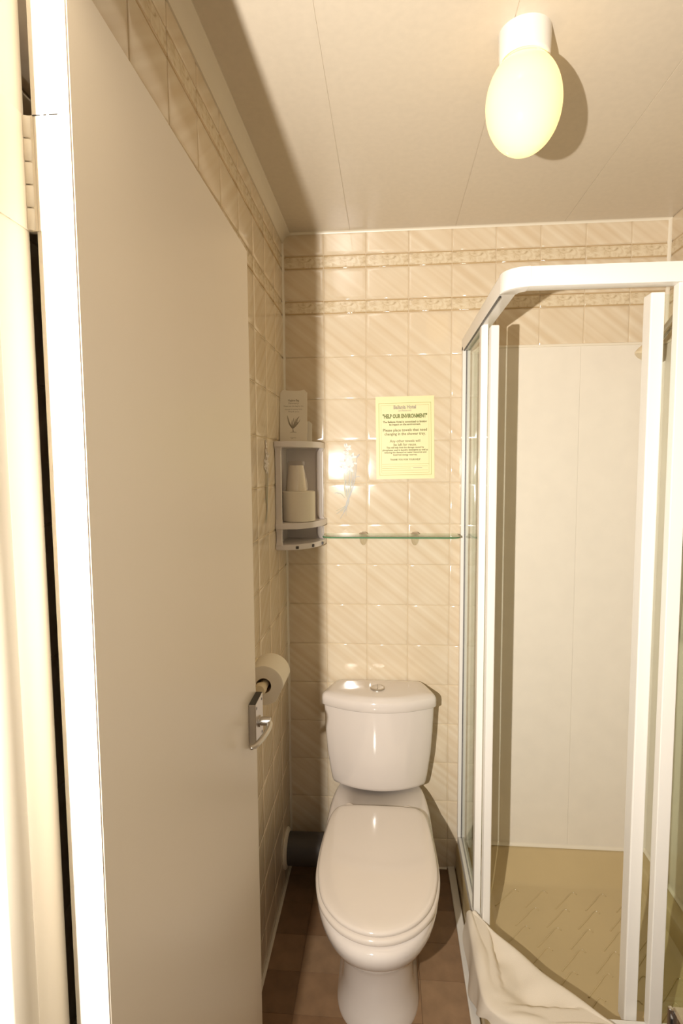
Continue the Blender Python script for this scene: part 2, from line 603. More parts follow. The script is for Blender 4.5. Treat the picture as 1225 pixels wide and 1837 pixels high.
def parent_inv(p):
    m = Matrix.Identity(4)
    q = p
    while q is not None:
        m = q.matrix_parent_inverse @ Matrix.LocRotScale(q.location, q.rotation_euler, q.scale) @ m
        q = q.parent
    return m.inverted()

for k_ in ((1, 10), (0, 10)):                        # this pair sits slightly out of true
    back_tiles[k_].rotation_euler = (.006, 0, .021 if k_[0] else .006)
flower_print(back_tiles[(1, 9)], Vector((.163, 0, 1.317)), (1, 0, 0), 0)
flower_print(left_tiles[(2, 9)], Vector((0, -.400, 1.317)), (0, 1, 0), 0)

# ------------------------------------------------------------------ door, frame, hinge, lock
A_ = Vector((.091, -1.529, 0))                            # outer face corner at the hinge
B_ = Vector((.081, -.838, 0))                             # outer face corner at the free edge
dirv = (B_ - A_).normalized()
nrm = Vector((dirv.y, -dirv.x, 0))                        # towards the room (+X)
LEN = (B_ - A_).length
door = bpy.data.objects.new('door_1', None)
COL.objects.link(door)
door.location = A_
door.rotation_euler = (0, 0, math.atan2(dirv.y, dirv.x))  # local x along the door, local -y is the visible face
struct(door, 'cream painted flush door standing open along the left wall')
sl = prism([(.0035, 0), (LEN - .002, 0), (LEN, .002), (LEN, .036), (.006, .036), (.0, .0315), (0, .0035), (.001, .001)], .006, 1.981, .0008, 1)
obj('door_slab', sl, M['door'], door)
# white glossed hinge edge
obj('hinge_edge', prism([(-.0012, .0025), (0.0002, .0005), (.0002, .0355), (-.0012, .031)], .007, 1.980), M['gloss'], door)

def hinge(parent, zc):
    h = obj('hinge', box(-.0024, -.0010, .0085, .0330, zc - .05, zc + .05, .0004, 1), M['cream_paint'], parent)
    kx, ky = .001, .0405
    for i in range(5):
        z0 = zc - .05 + i * .02
        obj('knuckle', lathe([(.0054, z0 + .0006), (.0062, z0 + .0016), (.0062, z0 + .0184), (.0054, z0 + .0194)], (kx, ky, 0), n=14), M['cream_paint'], h, smooth=True)
    b = box(-.0024, -.001, .0330, .0385, zc - .05, zc + .05)
    merge(b, box(-.050, .001, .0415, .0426, zc - .05, zc + .05))
    obj('leaf', b, M['cream_paint'], h)
    for y0, y1 in ((.0100, .0180), (.0205, .0230), (.0262, .0335)):
        obj('paint_crack', box(-.0027, -.0022, y0, y1, zc + .0492, zc + .0502), M['dark'], h)
    for dz in (-.036, 0, .036):
        obj('screw', lathe([(.0045, -.0030), (.0038, -.0034)], (0, .020 + (.004 if dz == 0 else 0), zc + dz), axis='X', n=14), M['gloss'], h)
    return h
for zc in (1.795, .25):
    hinge(door, zc)

# lock case and lever on the visible face
lk = obj('lock_plate', box(LEN - .074, LEN - .002, -.0155, 0, .930, 1.026, .0012, 1), M['satin'], door)
obj('lock_end', box(LEN - .072, LEN - .004, -.0148, -.0008, 1.0252, 1.0266), M['dark'], lk)
for sx in (-.064, -.014):
    for sz in (.940, 1.015):
        obj('screw', lathe([(.0032, -.0158), (.0026, -.0162)], (LEN + sx, 0, sz), axis='Y', n=12), M['dark'], lk)
hx, hz = LEN - .040, .976
hd = obj('door_handle', lathe([(.0125, -.0155), (.0125, -.019), (.0095, -.0195), (.0090, -.036), (.0080, -.040), (.003, -.041)], (hx, 0, hz), axis='Y', n=20), M['satin'], door, smooth=True)
obj('lever', tube(spline([(hx, -.036, hz), (hx - .012, -.0405, hz - .001), (hx - .035, -.041, hz - .003), (hx - .065, -.036, hz - .006), (hx - .088, -.027, hz - .009), (hx - .098, -.017, hz - .010)], 5),
    [.0062] * 8 + [.0065] * 12 + [.006] * 5 + [.0045], flat=.72), M['satin'], hd, smooth=True)

# frame: jambs with stops, head and architraves
fr = bmesh.new()
box(DX0, .049, YO, YF, 0, DZ, .002, 2, bm=fr)
box(.045, .0622, -1.630, -1.593, 0, DZ - .02, .004, 3, bm=fr)
struct(obj('trim_6', fr, M['cream_paint'], smooth=True), 'cream painted door jamb with stop bead on the hinge side')
fr = bmesh.new()
box(.652, DX1, YO, YF - .002, 0, DZ, .002, 2, bm=fr)
box(.640, .656, -1.66, -1.60, 0, DZ - .02, .004, 2, bm=fr)
struct(obj('trim_7', fr, M['cream_paint'], smooth=True), 'cream painted door jamb on the latch side')
fr = box(DX0, DX1, YO, YF, DZ - .022, DZ, .002, 2)
struct(obj('trim_8', fr, M['cream_paint']), 'cream painted head of the door frame')
fr = bmesh.new()
box(-.03, .036, YO - .016, YO, 0, DZ + .05, .005, 3, bm=fr)
box(.664, .73, YO - .016, YO, 0, DZ + .05, .005, 3, bm=fr)
box(-.03, .73, YO - .016, YO, DZ - .01, DZ + .05, .005, 3, bm=fr)
struct(obj('trim_9', fr, M['gloss']), 'white architrave around the doorway')
kp = tag(obj('strike_keeper', box(.654, .668, YF - .001, YF + .026, .915, .998, .002, 1), M['chrome']), 'silver latch keeper on the right door jamb', 'latch')
obj('slot', box(.6525, .6542, YF + .005, YF + .018, .930, .985), M['dark'], kp)
obj('lip', box(.6500, .6542, YF + .021, YF + .026, .915, .998, .001, 1), M['chrome'], kp)

# ------------------------------------------------------------------ shower: tray, wall panels, enclosure
tray = thing('shower_tray', 'champagne beige shower tray with patterned base in the right corner', 'shower tray', (.632, 0, 0))
TX, TY = W - .632, -.735
def rrect(x0, x1, y0, y1, rfl, r=.02, n=6):
    """plan outline; the front-left corner gets radius rfl"""
    o = []
    for (cx, cy, a0, rr) in ((x0 + r, y1 - r, 90, r), (x0 + rfl, y0 + rfl, 180, rfl), (x1 - r, y0 + r, 270, r), (x1 - r, y1 - r, 0, r)):
        for k in range(n + 1):
            a = math.radians(a0 + 90 * k / n)
            o.append((cx + rr * math.cos(a), cy + rr * math.sin(a)))
    return o
rings = []
for (i0, z, rf) in ((0, 0, .05), (0, .100, .05), (.006, .112, .046), (.045, .112, .12), (.055, .106, .13), (.085, .058, .16), (.105, .050, .17)):
    yb = -.004 - (i0 * 1.35 if i0 > .01 else 0)
    yb = -.003 if i0 < .04 else (-.016 if i0 < .05 else (-.024 if i0 < .06 else (-.120 if i0 < .1 else -.135)))
    rings.append([(x, y, z) for x, y in rrect(i0, TX - .003 - (i0 if i0 < .06 else i0 * .8), TY + i0, yb, rf)])
obj('tray_body', loft(rings), M['tray'], tray, smooth=True, angle=35)
# raised anti-slip hooks
hk = bmesh.new()
tube(spline([(-.045, -.045, 0), (0, 0, 0), (.028, .030, .0), (.040, .034, 0), (.046, .024, 0)], 4), .0022, 6, bm=hk, flat=.8)
proto = obj('grip_ridge', hk, M['tray'], tray, (0.2, -.2, .0505), smooth=True)
first = True
for r_ in range(7):
    for c_ in range(6):
        x, y = .15 + c_ * .098 + (r_ % 2) * .049, -.19 - r_ * .078
        if x > TX - .13 or (x < .28 and y < -.55):
            continue
        if first:
            proto.location = (x, y, .0505)
            first = False
        else:
            link_copy(proto.data, 'grip_ridge', tray, (x, y, .0505))
obj('waste_cover', lathe([(.033, .050), (.033, .054), (.026, .057), (.001, .058)], (TX - .165, -.655, 0), n=28), M['chrome'], tray, smooth=True)
struct(bead('trim_10', (.65, -.008, .113), (W, -.008, .113), (0, -1, 0), (0, 0, 1), .010, M['sealant']), 'white sealant bead along shower tray at back wall')
struct(bead('trim_11', (W - .008, -.735, .113), (W - .008, -.004, .113), (-1, 0, 0), (0, 0, 1), .010, M['sealant']), 'white sealant bead along shower tray at right wall')

for a, b in ((.648, 1.04), (1.04, W - .002)):
    obj('shower_panel', box(a + .0002, b - .0002, -.0075, -.0004, .113, PANEL_TOP, .0002, 1), M['panel'], wall_back)
for a, b in ((-.0075, -.37), (-.37, -.74)):
    obj('shower_panel', box(W - .0075, W - .0004, b + .0006, a - .0006, .113, PANEL_TOP, .0008, 1), M['panel'], wall_right)
obj('panel_cap', box(.648, W - .002, -.0105, -.0004, PANEL_TOP, PANEL_TOP + .009, .002, 2), M['sealant'], wall_back)
obj('panel_cap', box(W - .0105, W - .0004, -.74, -.004, PANEL_TOP, PANEL_TOP + .009, .002, 2), M['sealant'], wall_right)

enc = thing('shower_enclosure', 'white framed corner shower enclosure with sliding glass doors open', 'shower enclosure', (.65, -.004, .112))
def ebox(name, x0, x1, y0, y1, z0, z1, m='profile', bev=.002, parent=None):
    o = obj(name, box(x0, x1, y0, y1, z0, z1, bev, 2), M[m])
    o.parent = parent or enc
    o.matrix_parent_inverse = parent_inv(o.parent)
    return o
def rail(name, z0, z1, w0, w1):
    """L-shaped rail: along the left side, round a small corner, along the front"""
    out = []
    for (off) in (w0, w1):
        r = .042 - off
        x0, y0 = .650 + off, -.714 + off
        pts = [(x0, -.004), (x0, y0 + r)]
        for k in range(1, 8):
            a = math.radians(180 + 90 * k / 7)
            pts.append((x0 + r + r * math.cos(a), y0 + r + r * math.sin(a)))
        pts += [(x0 + r, y0), (W - .009, y0)]
        out.append(pts)
    return prism(out[0] + out[1][::-1], z0, z1, .002, 2)
o = obj('top_rail', rail('top_rail', 1.924, 1.967, -.014, .022), M['profile'], smooth=True)
o.parent = enc; o.matrix_parent_inverse = parent_inv(enc)
# corner cap, a hair proud of the rail
cc = []
for off in (-.0152, .0222):
    r = .042 - off
    x0, y0 = .650 + off, -.714 + off
    pts = [(x0, y0 + r + .002)]
    for k in range(0, 9):
        a = math.radians(180 + 90 * k / 8)
        pts.append((x0 + r + r * math.cos(a), y0 + r + r * math.sin(a)))
    cc.append(pts)
o = obj('corner_cap', prism(cc[0] + cc[1][::-1], 1.9232, 1.9680, .002, 2), M['profile'], smooth=True)
o.parent = enc; o.matrix_parent_inverse = parent_inv(enc)
o = obj('bottom_rail', rail('bottom_rail', .112, .146, -.012, .016), M['profile'], smooth=True)
o.parent = enc; o.matrix_parent_inverse = parent_inv(enc)
o = obj('rail_groove', rail('rail_groove', .1458, .1478, -.001, .003), M['dark'])
o.parent = enc; o.matrix_parent_inverse = parent_inv(enc)
o = obj('rail_groove', box(.6375, .6415, -.66, -.040, 1.9205, 1.9245), M['dark'])
o.parent = enc; o.matrix_parent_inverse = parent_inv(enc)
ebox('wall_profile', .636, .664, -.030, -.004, .146, 1.940)
ebox('profile_seal', .6475, .6525, -.034, -.029, .146, 1.925, 'pipe', 0)
ebox('wall_profile', W - .034, W - .008, -.714, -.690, .146, 1.925)
# left side: fixed pane with end post, sliding door parked behind it
ebox('fixed_post', .640, .660, -.392, -.362, .146, 1.925)
ebox('fixed_pane', .6485, .6515, -.364, -.030, .146, 1.925, 'glass', 0)
dl = ebox('sliding_door', .6715, .6745, -.390, -.050, .150, 1.912, 'glass', 0)
ebox('door_post', .6612, .684, -.426, -.390, .120, 1.914, 'profile', .003, dl)
ebox('door_post', .6655, .684, -.050, -.028, .120, 1.914, 'profile', .003, dl)
# front: fixed pane at the right, sliding door parked behind it
ebox('fixed_post', 1.012, 1.043, -.720, -.694, .146, 1.925)
ebox('fixed_pane', 1.042, W - .03, -.7155, -.7125, .146, 1.925, 'glass', 0)
dr = ebox('sliding_door', .990, W - .04, -.6755, -.6725, .150, 1.912, 'glass', 0)
ebox('door_post', .967, .998, -.690, -.650, .120, 1.914, 'profile', .003, dr)
ebox('door_post', W - .045, W - .02, -.686, -.664, .120, 1.914, 'profile', .003, dr)

# hand shower behind the posts
sh = thing('hand_shower', 'cream hand shower on a wall rail behind the right shower post', 'shower head', (W - .008, -.16, 1.1))
def sobj(name, bm, m):
    o = obj(name, bm, M[m], smooth=True)
    o.parent = sh
    o.matrix_parent_inverse = parent_inv(sh)
    return o
sobj('riser_rail', tube([(W - .045, -.16, 1.15), (W - .045, -.16, 1.95)], .009, 12), 'chrome')
for z in (1.17, 1.93):
    sobj('rail_bracket', lathe([(.016, W - .008), (.014, W - .03), (.012, W - .055), (.004, W - .058)], (0, -.16, z), axis='X', n=16), 'chrome')
sobj('handle', tube([(W - .03, -.16, 2.02), (W - .07, -.16, 1.96), (1.215, -.16, 1.905)], [.011, .013, .015], 14), 'chrome')
hb = bmesh.new()
ax = Vector((-.45, 0, -.9)).normalized()
b0 = Vector((1.222, -.16, 1.925))
u_, v_ = Vector((0, 1, 0)), ax.cross(Vector((0, 1, 0)))
loft([[b0 + ax * h + (u_ * math.cos(k * math.pi / 10) + v_ * math.sin(k * math.pi / 10)) * r for k in range(20)] for r, h in ((.012, 0), (.02, .012), (.036, .055), (.038, .066), (.034, .070), (.001, .070))], bm=hb)
sobj('spray_head', hb, 'knob')
sobj('hose', tube(spline([(W - .03, -.16, 2.02), (W - .02, -.20, 2.0), (W - .025, -.23, 1.7), (W - .03, -.22, 1.2), (W - .02, -.18, .95), (W - .012, -.16, 1.12)], 8), .007, 8), 'chrome')

# towel draped over the corner of the tray
def make_towel():
    A = Vector((.640, -.400, 0))
    B = Vector((.935, -.728, 0))
    nu, nv = 56, 40
    corner_pts = [(.626, -.395), (.625, -.48), (.625, -.60), (.634, -.69), (.70, -.735), (.80, -.740), (.945, -.740)]
    Q = spline([(x, y, 0) for x, y in corner_pts], 20)
    bm = bmesh.new()
    g = []
    rnd = random.Random(3)
    ph = [rnd.uniform(0, 6.28) for _ in range(8)]
    for i in range(nu + 1):
        u = i / nu
        p = A.lerp(B, u) + Vector((.6, .75, 0)) * (-.020 * math.sin(math.pi * u) * .5 + .003 * math.sin(u * 17 + ph[0]))
        q = Q[min(len(Q) - 1, int(round(u * (len(Q) - 1))))]
        qn = (q - Vector((.95, -.40, 0))).normalized()
        hang = .045 + .09 * min(1, u * 7) + .006 * math.sin(u * 23 + ph[1])
        hang -= .10 * math.exp(-((u - .50) / .13) ** 2)
        hang = min(hang, .138)
        row = []
        for j in range(nv + 1):
            v = j / nv
            if v < .08:                                 # folded-back inner edge dipping into the tray
                t = v / .08
                c = p + Vector((.004, .004, 0)) * (1 - t)
                z = .150 - .012 * (1 - t)
            elif v < .6:
                t = (v - .08) / .52
                c = p.lerp(q, t)
                near = min(1, abs(t - 1) * 4)
                z = .160 - .030 * math.sin(math.pi * min(1, t * 1.15)) ** 1.5 * math.sin(math.pi * min(1, max(0, u))) ** .7
                z += .006 * math.sin(7 * u + 5 * t + ph[2]) * math.sin(math.pi * t) + .004 * math.sin(19 * u - 9 * t + ph[3]) * math.sin(math.pi * t)
                z += .003 * math.sin(31 * u + 6 * t + ph[6]) * t
                z += .0035 * math.sin(46 * (u - .45) * (1.2 - t) + 11 * t) * math.exp(-((u - .5) / .22) ** 2) * t + .003 * math.sin(13 * t * t + 24 * u + ph[5]) * math.sin(math.pi * t)
                if c.x < .674 or c.y < -.688:
                    z = max(z, .156 + .25 * (z - .156) if z > .156 else .156)
            else:
                t = (v - .6) / .4
                c = q + qn * (.004 + .010 * t * (1 + math.sin(34 * u + ph[4] + 2 * t)) * .7)
                z = .160 - hang * t - .004 * (1 - t)
            row.append(bm.verts.new((c.x, c.y, max(z, .014))))
        g.append(row)
    for i in range(nu):
        for j in range(nv):
            bm.faces.new((g[i][j], g[i + 1][j], g[i + 1][j + 1], g[i][j + 1]))
    o = obj('towel', bm, M['towel'], smooth=True, angle=180)
    sdm = o.modifiers.new('thickness', 'SOLIDIFY')
    sdm.thickness = .005
    sdm.offset = 1
    ss = o.modifiers.new('smooth', 'SUBSURF')
    ss.levels = 1
    ss.render_levels = 1
    return tag(o, 'white towel draped over the front corner of the shower tray', 'towel')
make_towel()

# ------------------------------------------------------------------ toilet
TXC = .3445
toilet = thing('toilet', 'white close coupled toilet with the lid closed', 'toilet', (TXC, -.3, 0))
def tobj(name, bm, m, parent=None, smooth=True, angle=50):
    o = obj(name, bm, M[m], smooth=smooth, angle=angle)
    o.parent = parent or toilet
    o.matrix_parent_inverse = Matrix.Translation((-TXC, .3, 0)) if parent is None else parent_inv(parent)
    return o
def outline(half, sx=1.0, z=0.0, yshift=0.0, ys_=1.0, ycen=-.12, per=6):
    return [(TXC + x * sx, ycen + (y - ycen) * ys_ + yshift, z) for x, y in mirror_outline(half, per)]

def pan_section(z, yb, yf, hw, ym=-.52, nb=4.5, nf=2.15, n=56):
    ring = []
    for k in range(n):
        a = 2 * math.pi * k / n
        c, s = math.cos(a), math.sin(a)
        e = nf if s < 0 else nb
        x = hw * math.copysign(abs(c) ** (2 / e), c)
        y = ym + (ym - yf if s < 0 else yb - ym) * math.copysign(abs(s) ** (2 / e), s)
        ring.append((TXC + .003 + x, y, z))
    return ring
secs = [(0, -.18, -.66, .118), (.012, -.18, -.66, .117), (.03, -.18, -.645, .108), (.08, -.18, -.632, .100), (.15, -.17, -.635, .099), (.205, -.15, -.655, .104),
        (.235, -.12, -.690, .118), (.265, -.08, -.732, .136), (.300, -.05, -.775, .154), (.335, -.035, -.803, .166), (.360, -.03, -.812, .1705), (.374, -.03, -.810, .170), (.382, -.032, -.803, .166), (.386, -.036, -.79, .158)]
tobj('pan', loft([pan_section(*s) for s in secs]), 'ceramic', angle=60)

LID = [(0, -.283), (.085, -.285), (.128, -.295), (.150, -.335), (.160, -.42), (.1645, -.52), (.160, -.605), (.139, -.688), (.098, -.747), (.050, -.778), (0, -.788)]
def seat_ring(off, z):
    pts = mirror_outline(LID, 6)
    n = len(pts)
    r = []
    for i in range(n):
        t = Vector(pts[(i + 1) % n]) - Vector(pts[i - 1])
        t.normalize()
        nn = Vector((-t.y, t.x))
        if nn.dot(Vector(pts[i]) - Vector((0, -.52))) < 0:
            nn = -nn
        r.append((TXC + .003 + pts[i][0] + nn.x * off, pts[i][1] + nn.y * off, z))
    return r
st = tobj('seat', loft([seat_ring(o_, z) for o_, z in ((-.004, .387), (.006, .388), (.0085, .393), (.0075, .400), (.003, .404), (-.004, .405))]), 'seat', angle=70)
tobj('lid', loft([seat_ring(o_, z) for o_, z in ((-.006, .4055), (-.001, .406), (.0015, .409), (.0015, .414), (-.001, .4175), (-.006, .4195), (-.018, .4212), (-.036, .4220))]), 'seat', angle=70)
for sx in (-1, 1):
    tobj('seat_hinge', tube([(TXC + sx * .095, -.268, .386), (TXC + sx * .095, -.268, .402)], .014, 16), 'seat')

CIS = [(0, -.012), (.115, -.012), (.148, -.015), (.163, -.030), (.181, -.078), (.1945, -.122), (.1955, -.137), (.184, -.149), (.150, -.168), (.085, -.193), (0, -.204)]
body = [(.398, .80, .83), (.404, .825, .87), (.415, .845, .89), (.45, .875, .91), (.52, .925, .94), (.60, .955, .96), (.70, .978, .98)]
tobj('cistern', loft([outline(CIS, sx, z, 0, sy, -.012) for z, sx, sy in body]), 'ceramic', angle=60)
lidp = [(.6935, .97, .97), (.694, 1.005, 1.005), (.697, 1.015, 1.018), (.718, 1.015, 1.018), (.726, 1.008, 1.01), (.7315, .990, .99), (.7355, .955, .955), (.739, .88, .88), (.7415, .72, .72)]
tobj('cistern_lid', loft([outline(CIS, sx, z, 0 if sy > .9 else -.015 * (1 - sy), sy, -.012 if sy > .95 else -.10) for z, sx, sy in [(z, sx, sy) for z, sx, sy in lidp]]), 'ceramic', angle=70)
bt = tobj('flush_button', lathe([(.0255, .741), (.0255, .7455), (.0225, .7475), (.0205, .7470), (.001, .7485)], (TXC - .004, -.108, 0), n=28), 'satin')
tobj('button_half', box(TXC - .0045, TXC - .0035, -.128, -.088, .7465, .7490), 'dark', bt)

# waste pipe from the left wall to the pan
pp = thing('waste_pipe', 'dark grey waste pipe between left wall and toilet', 'pipe', (.003, -.100, .122))
o = obj('pipe', tube([(.003, -.100, .122), (.275, -.100, .122)], .056, 28), M['pipe'], smooth=True)
o.parent = pp; o.matrix_parent_inverse = parent_inv(pp)
o = obj('pipe_socket', lathe([(.056, .185), (.063, .187), (.063, .262), (.057, .265)], (0, -.100, .122), axis='X', n=28), M['pipe'], smooth=True)
o.parent = pp; o.matrix_parent_inverse = parent_inv(pp)
o = obj('wall_collar', lathe([(.070, .0024), (.070, .006), (.064, .012), (.0555, .014)], (0, -.100, .122), axis='X', n=26), M['sealant'], smooth=True)
o.parent = pp; o.matrix_parent_inverse = parent_inv(pp)

# ------------------------------------------------------------------ toilet roll holder on the left wall
ry, rx, rz = -.66, .0575, .966
hold = thing('toilet_roll_holder', 'cream toilet roll holder on left wall beyond the door handle', 'holder', (.003, ry + .05, rz))
def hobj(name, bm, m):
    o = obj(name, bm, M[m], smooth=True)
    o.parent = hold
    o.matrix_parent_inverse = parent_inv(hold)
    return o
hobj('back_plate', box(.002, .010, ry - .03, ry + .15, rz - .022, rz + .022, .003, 2), 'knob')
hobj('arm', tube(spline([(.008, ry + .125, rz), (.03, ry + .125, rz), (rx, ry + .118, rz)], 6), .009, 12), 'knob')
hobj('spindle', tube([(rx, ry + .12, rz), (rx, ry - .012, rz)], .011, 16), 'knob')
hobj('end_knob', lathe([(.002, ry - .030), (.012, ry - .028), (.0155, ry - .021), (.0155, ry - .012), (.012, ry - .008), (.002, ry - .007)], (rx - .004, 0, rz - .001), axis='Y', n=20), 'knob')

def roll(name, label, R, ri, L, center, axis, flap=False):
    t = thing(name, label, 'toilet roll', center, group=None)
    n = 48
    def prof(r, a):
        if axis == 'Y' and flap and a is not None:
            return r
        return r
    rings = []
    for r, h in ((ri, 0), (R - .003, 0), (R, .002), (R, L - .002), (R - .003, L), (ri, L)):
        ring = []
        for i in range(n):
            a = 2 * math.pi * i / n
            c, s = math.cos(a), math.sin(a)
            rr = r
            if flap and r > ri and -.9 < a - 2 * math.pi < -.02:        # straight torn-sheet facet on the lower right
                m = -.46
                rr = min(r, r * math.cos(.44) / max(.3, math.cos(a - 2 * math.pi - m)))
            ring.append({'Z': (rr * c, rr * s, h), 'Y': (rr * c, h, rr * s)}[axis])
        rings.append(ring)
    bm = loft(rings, cap0=False, cap1=False)
    # join the bore
    o = obj('tissue', bm, M['paper'], t, smooth=True)
    core = []
    for r, h in ((ri - .0008, 0.001), (ri + .0004, 0.001), (ri + .0004, L - .001), (ri - .0008, L - .001), (ri - .0008, 0.001)):
        core.append([{'Z': (r * math.cos(2 * math.pi * i / 32), r * math.sin(2 * math.pi * i / 32), h), 'Y': (r * math.cos(2 * math.pi * i / 32), h, r * math.sin(2 * math.pi * i / 32))}[axis] for i in range(32)])
    obj('cardboard_core', loft(core, cap0=False, cap1=False), mat('cardboard', (.42, .30, .18), .9), t, smooth=True)
    return t
roll('toilet_roll', 'white toilet roll hanging on the wall holder past the door', .0515, .0200, .104, (rx, ry, rz), 'Y', True)

# ------------------------------------------------------------------ corner cabinet with its contents
cab = thing('corner_cabinet', 'off-white plastic corner shelf unit in the left back corner', 'cabinet', (.004, -.004, 1.262))
RX, RY = .146, .205
def cobj(name, bm, m='cabinet', smooth=True, angle=40):
    o = obj(name, bm, M[m], smooth=smooth, angle=angle)
    o.parent = cab
    o.matrix_parent_inverse = parent_inv(cab)
    return o
def quad(rx_, ry_, z0, z1, bev=.004, flat=.018):
    pts = [(.004, -.004), (.004, -ry_), (flat, -ry_)]
    for k in range(1, 12):
        a = math.pi / 2 * k / 12
        pts.append((flat + (rx_ - flat) * math.sin(a), -flat * .6 - (ry_ - flat * .6) * math.cos(a)))
    pts += [(rx_, -flat * .6), (rx_, -.004)]
    return prism(pts, z0, z1, bev, 3)
cobj('top_shelf', quad(RX + .002, RY + .006, 1.592, 1.612))
cobj('middle_shelf', quad(RX + .008, RY + .002, 1.318, 1.338))
bs = cobj('bottom_shelf', quad(RX + .006, RY, 1.248, 1.266))
for a in (.42, .85, 1.22):
    fx, fy = .018 + (RX + .006 - .018) * math.sin(a), -.011 - (RY - .011) * math.cos(a)
    o = obj('hook_slot', box(fx - .0055, fx + .0055, fy - .0025, fy + .006, 1.2508, 1.2605, .001, 1), M['pipe'])
    o.parent = bs
    o.matrix_parent_inverse = parent_inv(bs)
cobj('side_panel', box(.0035, .008, -RY + .012, -.004, 1.262, 1.596))
cobj('side_panel', box(.004, RX - .004, -.009, -.0045, 1.262, 1.596))
for z0, z1 in ((1.336, 1.594), (1.264, 1.320)):
    h = z1 - z0
    # scalloped stiles: wider where they meet a shelf
    lft, rgt = [], []
    n = 16
    for i in range(n + 1):
        t = i / n
        f = .010 * (max(0, 1 - t * h / .022) ** 2 + max(0, 1 - (1 - t) * h / .022) ** 2)
        z = z0 + h * t
        yl = -RY + .010 - f
        lft.append([(.004, yl, z), (.022 + f * .4, yl, z), (.024 + f * .4, yl + .004, z), (.022, yl + .020, z), (.012, yl + .026, z), (.004, yl + .026, z)])
        xr = RX - .008 + f
        rgt.append([(xr, -.005, z), (xr, -.018, z), (xr - .004, -.021, z), (xr - .016, -.020, z), (xr - .022, -.012, z), (xr - .024, -.005, z)])
    cobj('stile', loft(lft))
    cobj('stile', loft(rgt))

roll('toilet_roll', 'spare toilet roll standing on the corner cabinet shelf', .0565, .020, .104, (.0685, -.112, 1.3385), 'Z')
cup = thing('plastic_cup', 'wrapped plastic cup upside down on the spare toilet roll', 'cup', (.060, -.108, 1.4428))
obj('cup_body', lathe([(.036, 0), (.0365, .004), (.026, .086), (.024, .089), (.001, .089), (.001, .087), (.023, .087), (.034, .001)], n=32), M['film'], cup, smooth=True)
wr = bmesh.new()
rr_ = random.Random(5)
rings = []
for r, h in ((.0385, 0.0005), (.0385, .008), (.034, .045), (.029, .082), (.030, .096), (.026, .104)):
    rings.append([((r * (1 + .07 * math.sin(5 * a + h * 60) + rr_.uniform(-.03, .03))) * math.cos(a), (r * (1 + .06 * math.cos(4 * a - h * 50))) * math.sin(a), h) for a in [2 * math.pi * k / 30 for k in range(30)]])
loft(rings, cap0=False, cap1=False, bm=wr)
obj('wrapper', wr, glass_material('cellophane', (.99, .98, .96), 1.5), cup, smooth=True)

def hygiene_bag(loc, w, h, tilt, rotz, label, lines, group):
    t = thing('hygiene_bag', label, 'paper bag', loc, rotz, group)
    t.rotation_euler = (tilt, 0, rotz)
    hw = w / 2
    top = spline([(-hw + .010, h, 0), (-hw * .3, h - .004, 0), (hw * .3, h - .005, 0), (hw - .010, h - .001, 0)], 4)
    pts = [(-hw, 0), (hw, 0), (hw, h - .011)] + [(p.x, p.y) for p in reversed(top)] + [(-hw, h - .011)]
    bm = prism(pts, 0, .004)
    bmesh.ops.rotate(bm, verts=bm.verts, cent=(0, 0, 0), matrix=Matrix.Rotation(math.pi / 2, 3, 'X'))
    obj('bag', bm, M['card'], t)
    if lines:
        yf = -.0044
        text_mesh('lettering', 'Hygiene Bag', .011, M['ink_soft'], t, (.000, yf, h * .79), (math.pi / 2, 0, 0), w * .40, .0002)
        text_mesh('lettering', 'Sanitary', .009, M['ink_soft'], t, (.000, yf, h * .735), (math.pi / 2, 0, 0), w * .38)
        for z, ww, s in ((.68, .72, 'Please use this bag for the'), (.62, .64, 'disposal of sanitary items'), (.575, .40, 'Thank you')):
            text_mesh('lettering', s, .0065, M['ink_soft'], t, (.000, yf, h * z), (math.pi / 2, 0, 0), w * ww)
        text_mesh('lettering', 'hygiene', .006, M['ink_soft'], t, (.000, yf, h * .075), (math.pi / 2, 0, 0), w * .2)
        # leafy flower drawing
        lf = bmesh.new()
        def leaf(pts, wd):
            sp_ = spline([(a, b, 0) for a, b in pts], 5)
            prev = None
            for i, p in enumerate(sp_):
                tt = (sp_[min(i + 1, len(sp_) - 1)] - sp_[max(i - 1, 0)]).normalized()
                ww = wd * math.sin(math.pi * min(.98, (i + .5) / len(sp_)))
                a = lf.verts.new((p.x - tt.y * ww, yf, p.y + tt.x * ww))
                b = lf.verts.new((p.x + tt.y * ww, yf, p.y - tt.x * ww))
                if prev:
                    lf.faces.new((prev[0], prev[1], b, a))
                prev = (a, b)
        zb = h * .24
        leaf([(-.002, zb), (-.014, zb + .020), (-.022, zb + .048)], .0026)
        leaf([(-.001, zb), (-.010, zb + .014), (-.016, zb + .022)], .0022)
        leaf([(-.001, zb + .002), (.010, zb + .014), (.014, zb + .034)], .0014)
        for k in range(6):
            leaf([(-.001, zb + .003), (-.006 + k * .004, zb + .018), (-.004 + k * .0055, zb + .032 + 0.008 * math.sin(k * 1.3))], .0014)
        leaf([(.000, zb + .006), (.010, zb + .030), (.020, zb + .044)], .0020)
        leaf([(-.012, zb - .012), (.0, zb - .010), (.012, zb - .012)], .0012)
        leaf([(-.002, zb + .002), (-.001, zb - .006), (-.0005, zb - .010)], .0016)
        obj('leaf_drawing', lf, M['ink_soft'], t)
    return t
hygiene_bag((.052, -.108, 1.6125), .094, .182, -.13, .03, 'white hygiene bag with leaf drawing on top of corner cabinet', True, None)
hygiene_bag((.060, -.075, 1.6125), .104, .075, -.16, .06, 'plain shorter paper bag tucked behind the printed hygiene bag', False, None)

